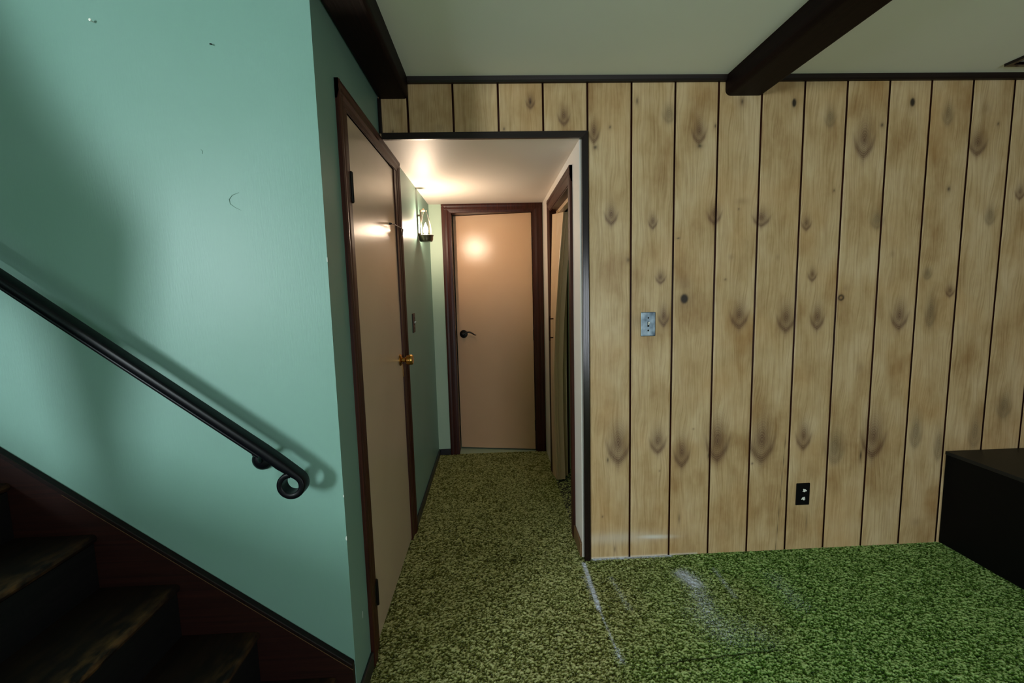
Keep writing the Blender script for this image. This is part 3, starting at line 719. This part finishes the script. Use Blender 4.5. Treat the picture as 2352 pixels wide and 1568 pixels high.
def lean(z): return float(np.interp(z, [0, 0.4, 0.79, 1.14, 1.5, 1.86], [-0.067, -0.076, -0.077, -0.062, -0.035, 0.0]))
def loft(bm, poly, k=1.0):
    rings = [[bm.verts.new((p[0] + (p[2] if len(p) > 2 else k) * lean(z), p[1], z)) for p in poly] for z in ZQ]
    n = len(poly)
    for a, b in zip(rings, rings[1:]):
        for i in range(n): bm.faces.new([a[i], a[(i + 1) % n], b[(i + 1) % n], b[i]])
    bm.faces.new(rings[0][::-1]); bm.faces.new(rings[-1])
bm = BM()
pl = []
for i, y in enumerate(np.linspace(3.236, 3.165, 5)): pl.append((XR + 0.018 if i % 2 else XR + 0.110, y))
for i in range(4):
    (xa, ya), (xb, yb) = pl[i], pl[i + 1]
    loft(bm, [(xa, ya), (xb, yb), (xb, yb - 0.004), (xa, ya - 0.004)], 0.3)
obj('folds', bm, M['vinyl'], d3)
# lead post: hall face, narrow bead, then the stepped end face towards the room
bm = BM(); loft(bm, [(XR + 0.0685, 3.098), (XR + 0.078, 3.098), (XR + 0.080, 3.101), (XR + 0.092, 3.101), (XR + 0.0935, 3.097), (XR + 0.096, 3.101), (XR + 0.128, 3.103), (XR + 0.128, 3.116), (XR + 0.062, 3.150), (XR + 0.014, 3.200, 0.35), (XR + 0.007, 3.196, 0.35), (XR + 0.030, 3.158, 0.55), (XR + 0.034, 3.150, 0.6), (XR + 0.066, 3.101)])
obj('lead_post', bm, M['vinyl'], d3)
bm = BM(); box(bm, XR + 0.036, XR + 0.0395, 3.139, 3.1425, 1.853, 1.872)
lathe(bm, [(0.006, 0), (0.007, 0.004), (0.004, 0.008)], (XR + 0.072, 3.108, ZT - 0.001), (0, 0, 1), 12)
obj('carrier_rollers', bm, M['brass'], d3)
bm = BM()
hz0, hz1 = 1.018, 1.148
xp = XR + 0.036 + 0.6 * lean(1.08)
tube(bm, [(xp + 0.004, 3.150, hz1), (xp - 0.026, 3.140, hz1)], 0.004, 8); tube(bm, [(xp + 0.004, 3.150, hz0), (xp - 0.026, 3.140, hz0)], 0.004, 8)
tube(bm, [(xp - 0.026, 3.140, hz0 - 0.022), (xp - 0.028, 3.140, hz0), (xp - 0.028, 3.140, hz1), (xp - 0.024, 3.140, hz1 + 0.02)], 0.0045, 8)
hd = obj('pull_handle', bm, M['casing'], d3, True); hd['label'] = 'brown bow pull handle'

# ------------------------------------------------------------------ staircase
RUN, RISE, NX0, NZ0 = 0.2269, 0.1725, -0.546, 0.137
stair = thing('staircase', (-0.6, 0.92, 0), 'dark wooden staircase climbing to the left along the green wall', 'staircase')
ys0, ys1 = SY0 + 0.04, S - 0.021
for k in range(10):
    zt = NZ0 + RISE * k; xn = NX0 - RUN * k
    nyy = 40
    # tread as a rounded board with a worn nosing
    prof = [(xn - RUN + 0.0, zt - 0.028), (xn - 0.004, zt - 0.028), (xn + 0.008, zt - 0.022), (xn + 0.012, zt - 0.012), (xn + 0.008, zt - 0.003), (xn, zt), (xn - 0.02, zt), (xn - 0.05, zt), (xn - 0.12, zt), (xn - RUN, zt)]
    ww = [0, 0.1, 0.6, 1.3, 1.5, 1.5, 0.9, 0.35, 0.15, 0]
    yv = np.linspace(ys0, ys1, nyy)
    n = len(prof)
    V2 = np.array([(p[0], y, p[1]) for y in yv for p in prof]); W = []
    for y in yv:
        t = (ys1 - y)
        fac = 0.25 + 0.75 * float(sstep(0.05, 0.35, t))
        W += [w * fac for w in ww]
    F2 = []
    for j in range(nyy - 1):
        for i in range(n):
            F2.append((j * n + i, j * n + (i + 1) % n, (j + 1) * n + (i + 1) % n, (j + 1) * n + i))
    F2 += [tuple(range(n)), tuple(reversed(range((nyy - 1) * n, nyy * n)))]
    me = bpy.data.meshes.new('tread'); me.from_pydata(V2.tolist(), [], F2); me.update()
    set_attr(me, 'worn', W)
    link('tread', me, M['tread'], stair)
    bm = BM(); box(bm, xn - 0.016, xn, ys0, ys1, max(0.001, zt - RISE), zt - 0.0285)
    obj('riser', bm, M['riser'], stair)
sl = 0.761
def zs(x): return 0.176 + sl * (-0.4805 - x)
bm = BM()
prism(bm, [(-0.4815, 0), (-0.4815, zs(-0.4815) - 0.016), (-2.85, zs(-2.85) - 0.016), (-2.85, zs(-2.85) - 0.42), (-1.12, 0)], 'y', S - 0.020, S - 0.0005)
obj('stringer', bm, M['stringer'], stair)
bm = BM()
prism(bm, [(-0.4815, zs(-0.4815) - 0.0158), (-0.4815, zs(-0.4815)), (-2.85, zs(-2.85)), (-2.85, zs(-2.85) - 0.0158)], 'y', S - 0.0225, S - 0.0005)
bmesh.ops.bevel(bm, geom=bm.edges[:], offset=0.002, segments=1, affect='EDGES')
obj('stringer_cap', bm, M['stringcap'], stair)
bm = BM()
prism(bm, [(-0.4815, zs(-0.4815) - 0.0178), (-0.4815, zs(-0.4815) - 0.0160), (-1.30, zs(-1.30) - 0.0160), (-1.30, zs(-1.30) - 0.0168)], 'y', S - 0.0216, S - 0.0195)
obj('worn_edge', bm, M['tanwood'], stair)['label'] = 'pale worn edge under the cap'
bm = BM()
prism(bm, [(-0.50, 0), (-0.50, 0.10), (-2.85, 0.10 + sl * 2.35), (-2.85, sl * 2.35 - 0.32), (-1.2, 0)], 'y', SY0 + 0.01, SY0 + 0.0395)
obj('stringer', bm, M['stringer'], stair)

# ------------------------------------------------------------------ handrail
YRA = 1.31
hr = thing('handrail', (-0.70, 1.38, 0.87), 'black wrought handrail with curled end mounted on the green stair wall', 'handrail')
# centre line of the bar in the X-Z plane
r_c = 0.0325
dirv = Vector((0.7889, -0.6145)); dirv.normalize()           # downhill
nrm = Vector((-dirv.y, dirv.x))                               # upward normal
cc = Vector((-0.5945, 0.8140))                                # centre of the curl
start = cc + nrm * r_c
pts2 = []; wid = []
L = 1.75
for t in np.linspace(L, 0.0, 30):
    p = start - dirv * t; pts2.append((p.x, p.y)); wid.append(0.0345 if t > 0.10 else 0.0180 + 0.0165 * (t / 0.10))
a0 = math.atan2(nrm.y, nrm.x)
for t in np.linspace(0, 1, 34)[1:]:
    a = a0 - t * math.radians(322); rr = r_c * (1 - 0.04 * t)
    pts2.append((cc.x + rr * math.cos(a), cc.y + rr * math.sin(a))); wid.append(0.0180 - 0.003 * t)
def rail_sweep(pts2, wid, yw, shift, yc):
    bm = BM(); rings = []
    n = len(pts2)
    for i in range(n):
        p = Vector(pts2[i]); d = (Vector(pts2[min(i + 1, n - 1)]) - Vector(pts2[max(i - 1, 0)])).normalized(); nn = Vector((-d.y, d.x))
        hw = wid[i] / 2; c = 0.24 * wid[i]
        prof = [(-hw, -yw + c * .4), (-hw, yw - c * .4), (-hw + c * .5, yw), (hw - c, yw), (hw - c * .3, yw - c * .35), (hw, yw - c), (hw, -yw + c), (hw - c * .3, -yw + c * .35), (hw - c, -yw), (-hw + c * .5, -yw)]
        rings.append([bm.verts.new((p.x + nn.x * (u + shift[i]), yc + v, p.y + nn.y * (u + shift[i]))) for u, v in prof])
    m = len(rings[0])
    for a, b in zip(rings, rings[1:]):
        for i in range(m): bm.faces.new([a[i], a[(i + 1) % m], b[(i + 1) % m], b[i]])
    bm.faces.new(rings[0][::-1]); bm.faces.new(rings[-1])
    return bm
# upper moulded cap follows the whole path, lower flat bar only the straight part
capw = [w * (0.72 if i < 28 else 1.0) if i < 28 else w for i, w in enumerate(wid)]
shift = [(0.0345 - w) * 0.5 * 0.6 if i < 28 else 0.0 for i, w in enumerate(capw)]
obj('rail', rail_sweep(pts2, capw, 0.021, shift, YRA), M['iron'], hr, True)
low = [(p[0], p[1]) for p in pts2[:28]]
obj('rail_bar', rail_sweep(low, [0.009] * len(low), 0.0155, [-0.0140] * len(low), YRA), M['iron'], hr, True)
for (bx, bz) in ((-0.7125, 0.862), (-1.62, 1.57)):
    bm = BM(); lathe(bm, [(0.0315, 0.0), (0.0315, 0.005), (0.0295, 0.012), (0.023, 0.018), (0.014, 0.0215), (0.004, 0.0225)], (bx, S - 0.0003, bz), (0, -1, 0), 28)
    tube(bm, [(bx, S - 0.018, bz), (bx + 0.004, S - 0.030, bz + 0.010), (bx + 0.010, S - 0.042, bz + 0.026), (bx + 0.014, YRA, bz + 0.044)], [0.0075, 0.007, 0.0065, 0.006], 10)
    obj('wall_bracket', bm, M['iron'], hr, True)

# ------------------------------------------------------------------ wall sconce
SYc, SZ = 3.14, 1.705
SXc = XL + 0.052
sc = thing('wall_sconce', (XL, SYc, SZ), 'lit candle-style wall lamp with glass chimney on the hall wall', 'lamp')
bm = BM(); box(bm, XL + 0.020, XL + 0.025, SYc - 0.024, SYc + 0.024, SZ - 0.02, SZ + 0.185, 0.0015)
for zq in (0.03, 0.15): lathe(bm, [(0.008, 0.0), (0.006, 0.004), (0.005, 0.021)], (XL + 0.0003, SYc, SZ + zq), (1, 0, 0), 14)
obj('back_plate', bm, M['pewter'], sc)
bm = BM(); lathe(bm, [(0.020, -0.022), (0.040, -0.020), (0.045, -0.008), (0.046, 0.012), (0.051, 0.020), (0.046, 0.022), (0.038, 0.006), (0.010, 0.004)], (SXc, SYc, SZ), (0, 0, 1), 32)
obj('base_cup', bm, M['pewter'], sc, True)
bm = BM(); lathe(bm, [(0.012, 0.004), (0.012, 0.029), (0.006, 0.030)], (SXc, SYc, SZ), (0, 0, 1), 20)
obj('candle_sleeve', bm, M['candle'], sc, True)
bm = BM(); lathe(bm, [(0.006, 0.030), (0.0135, 0.042), (0.0155, 0.054), (0.012, 0.072), (0.006, 0.088), (0.0015, 0.100)], (SXc, SYc, SZ), (0, 0, 1), 20)
bulb = obj('bulb', bm, M['bulb'], sc, True)
bm = BM(); lathe(bm, [(0.0375, 0.016), (0.039, 0.05), (0.034, 0.09), (0.024, 0.13), (0.014, 0.165), (0.011, 0.185)], (SXc, SYc, SZ), (0, 0, 1), 32, False)
obj('glass_chimney', bm, M['glass'], sc, True)
bm = BM(); lathe(bm, [(0.011, 0.0), (0.014, 0.006), (0.007, 0.014), (0.003, 0.02)], (SXc - 0.012, SYc - 0.0, SZ + 0.176), (0, 0, 1), 16)
box(bm, XL + 0.0255, SXc - 0.012, SYc - 0.004, SYc + 0.004, SZ + 0.176, SZ + 0.182)
obj('chimney_clip', bm, M['candle'], sc)

# ------------------------------------------------------------------ switches and outlet
def switch(name, frame, label, m):
    """frame: function (u,v,w)->world; u across, v up, w out of the wall."""
    o = thing(name, frame(0, 0, 0), label, 'light switch')
    def put(bm):
        for v in bm.verts: v.co = Vector(frame(*v.co))
        return bm
    bm = BM(); box(bm, -0.035, 0.035, -0.0575, 0.0575, 0.0004, 0.006, 0.003); obj('plate', put(bm), m, o)
    bm = BM(); box(bm, -0.0045, 0.0045, -0.012, 0.012, 0.006, 0.0075)
    s = obj('toggle_slot', put(bm), M['slot'], o)
    bm = BM(); prism(bm, [(-0.004, 0.0065), (0.009, 0.0065), (0.011, 0.017), (0.006, 0.018)], 'x', -0.0035, 0.0035)
    obj('toggle', put(bm), M['white'], o)
    for v0 in (0.030, -0.030):
        bm = BM(); lathe(bm, [(0.0042, 0.0055), (0.0042, 0.0068), (0.002, 0.0074)], (0, v0, 0), (0, 0, 1), 12)
        obj('screw', put(bm), M['slot'], o)
    return o
switch('light_switch', lambda u, v, w: (0.7365 + u, D - w, 1.1765 + v), 'worn steel light switch plate on the panelled wall', M['steel'])
switch('light_switch', lambda u, v, w: (XL + w, 2.79 + u, 1.170 + v), 'brown light switch plate on the green hall wall below the lamp', M['casing'])
oc = (1.5345, 0.2955)
o = thing('wall_outlet', (oc[0], D, oc[1]), 'black duplex outlet low on the panelled wall', 'outlet')
bm = BM(); box(bm, oc[0] - 0.035, oc[0] + 0.035, D - 0.006, D - 0.0004, oc[1] - 0.0575, oc[1] + 0.0575, 0.003); obj('plate', bm, M['black'], o)
for dzz, dx in ((0.021, 0.004), (-0.021, 0.0)):
    bm = BM()
    pr = []
    for k in range(24):
        a = 2 * PI * k / 24; pr.append((oc[0] + dx + 0.0135 * math.cos(a) * (1 + 0.10 * math.sin(3 * a)), oc[1] + dzz + min(0.0115, max(-0.0115, 0.0145 * math.sin(a)))))
    prism(bm, pr, 'y', D - 0.0072, D - 0.006)
    r = obj('receptacle', bm, M['black'], o)
    bm = BM()
    for (x0, x1, z0, z1) in ((-0.008, -0.0045, -0.005, 0.006), (0.0045, 0.008, -0.004, 0.006), (-0.0025, 0.0025, -0.010, -0.006)):
        box(bm, oc[0] + dx + x0, oc[0] + dx + x1, D - 0.0076, D - 0.0072, oc[1] + dzz + z0, oc[1] + dzz + z1)
    s = obj('slots', bm, M['slot'], r)
    s.matrix_parent_inverse = Matrix.Identity(4)
    # bare, flaked white patch of the plastic face
    bm = BM()
    pp = []
    for k in range(44):
        a = 2 * PI * k / 44; rr = 0.0078 + 0.0014 * math.sin(3 * a + dzz * 90) + 0.0013 * math.cos(5 * a + 1) + 0.0011 * math.sin(9 * a)
        pp.append((oc[0] + dx + 0.002 + rr * math.cos(a) * 1.15, oc[1] + dzz - 0.001 + rr * math.sin(a)))
    prism(bm, pp, 'y', D - 0.0079, D - 0.0073)
    f = obj('worn_face', bm, M['white'], r)
    f.matrix_parent_inverse = Matrix.Identity(4); f['label'] = 'flaked white patch'

# ------------------------------------------------------------------ low black cabinet
cx0, cx1, cy0, cy1, cz = 2.268, 3.25, 0.9, D - 0.002, 0.49
o = thing('low_cabinet', ((cx0 + cx1) / 2, (cy0 + cy1) / 2, 0), 'low black box cabinet against the panelled wall at the right', 'cabinet')
bm = BM(); box(bm, cx0 + 0.004, cx1, cy0 + 0.004, cy1, 0.004, cz - 0.018, 0.002); obj('body', bm, M['black'], o)
bm = BM(); box(bm, cx0, cx1, cy0, cy1, cz - 0.0178, cz, 0.002); obj('top', bm, M['boxtop'], o)

# ------------------------------------------------------------------ ceiling register
o = thing('ceiling_vent', (2.45, 1.9, H), 'dark ceiling vent cut off by the right edge near the panelled wall', 'vent')
bm = BM()
vx0, vx1, vy0, vy1 = 2.285, 2.64, 1.72, 2.06
box(bm, vx0, vx1, vy0, vy0 + 0.02, H - 0.012, H - 0.0003); box(bm, vx0, vx1, vy1 - 0.02, vy1, H - 0.012, H - 0.0003)
box(bm, vx0, vx0 + 0.02, vy0 + 0.02, vy1 - 0.02, H - 0.012, H - 0.0003); box(bm, vx1 - 0.02, vx1, vy0 + 0.02, vy1 - 0.02, H - 0.012, H - 0.0003)
obj('frame', bm, M['trim'], o)
bm = BM()
for k in range(10):
    y = vy0 + 0.03 + k * 0.03; prism(bm, [(y, H - 0.010), (y + 0.002, H - 0.010), (y + 0.018, H - 0.002), (y + 0.016, H - 0.002)], 'x', vx0 + 0.02, vx1 - 0.02)
obj('louvres', bm, M['black'], o)

# ------------------------------------------------------------------ nails in the stair wall
bm = BM(); lathe(bm, [(0.0012, 0.0), (0.0012, 0.010), (0.0036, 0.0105), (0.0034, 0.0125), (0.0012, 0.0135)], (-1.0608, S - 0.0002, 2.1076), (0, -1, 0), 14)
tag(obj('wall_nail', bm, M['white'], None, True), 'white-headed nail sticking out high on the green stair wall', 'nail')
bm = BM(); tube(bm, [(-0.757, S - 0.001, 2.0505), (-0.753, S - 0.006, 2.0488), (-0.749, S - 0.008, 2.0468)], 0.0016, 8)
tag(obj('wall_hook', bm, M['slot'], None, True), 'tiny dark bent nail high on the green stair wall', 'nail')

# ------------------------------------------------------------------ lights
def area(name, loc, rot, sx, sy, power, col):
    l = bpy.data.lights.new(name, 'AREA'); l.shape = 'RECTANGLE'; l.size = sx; l.size_y = sy; l.energy = power; l.color = col
    o = bpy.data.objects.new(name, l); C.objects.link(o); o.location = loc; o.rotation_euler = rot
    return o
for (x0, x1, z0, z1), pw, col in zip(WIN, (225.0, 64.0), ((0.84, 0.96, 1.0), (0.88, 0.94, 1.0))):
    area('daylight', ((x0 + x1) / 2, YB - 0.14, (z0 + z1) / 2), (math.radians(90), 0, 0), x1 - x0, z1 - z0, pw, col)
w = bpy.data.worlds.new('world'); bpy.context.scene.world = w; w.use_nodes = True
w.node_tree.nodes['Background'].inputs['Color'].default_value = (0.6, 0.75, 0.9, 1)
w.node_tree.nodes['Background'].inputs['Strength'].default_value = 0.3

# ------------------------------------------------------------------ camera
f_px, yaw, pitch, roll = 1057.6479, 0.040165, 0.114066, -0.024968
cy, sy_ = math.cos(yaw), math.sin(yaw)
fwd = Vector((sy_ * math.cos(pitch), cy * math.cos(pitch), -math.sin(pitch)))
rt = Vector((cy, -sy_, 0)); up = rt.cross(fwd)
r2 = rt * math.cos(roll) + up * math.sin(roll); u2 = -rt * math.sin(roll) + up * math.cos(roll)
cam = bpy.data.cameras.new('camera'); cam.sensor_width = 36.0; cam.sensor_fit = 'HORIZONTAL'; cam.lens = f_px * 36.0 / 2352.0
cam.clip_start = 0.02
co = bpy.data.objects.new('camera', cam); C.objects.link(co)
co.matrix_world = Matrix(((r2.x, u2.x, -fwd.x, 0), (r2.y, u2.y, -fwd.y, 0), (r2.z, u2.z, -fwd.z, 1.36), (0, 0, 0, 1)))
sc_ = bpy.context.scene
sc_.camera = co
sc_.view_settings.view_transform = 'Standard'; sc_.view_settings.look = 'None'
sc_.view_settings.gamma = 1.0; sc_.view_settings.use_curve_mapping = False
sc_.view_settings.exposure = -0.12
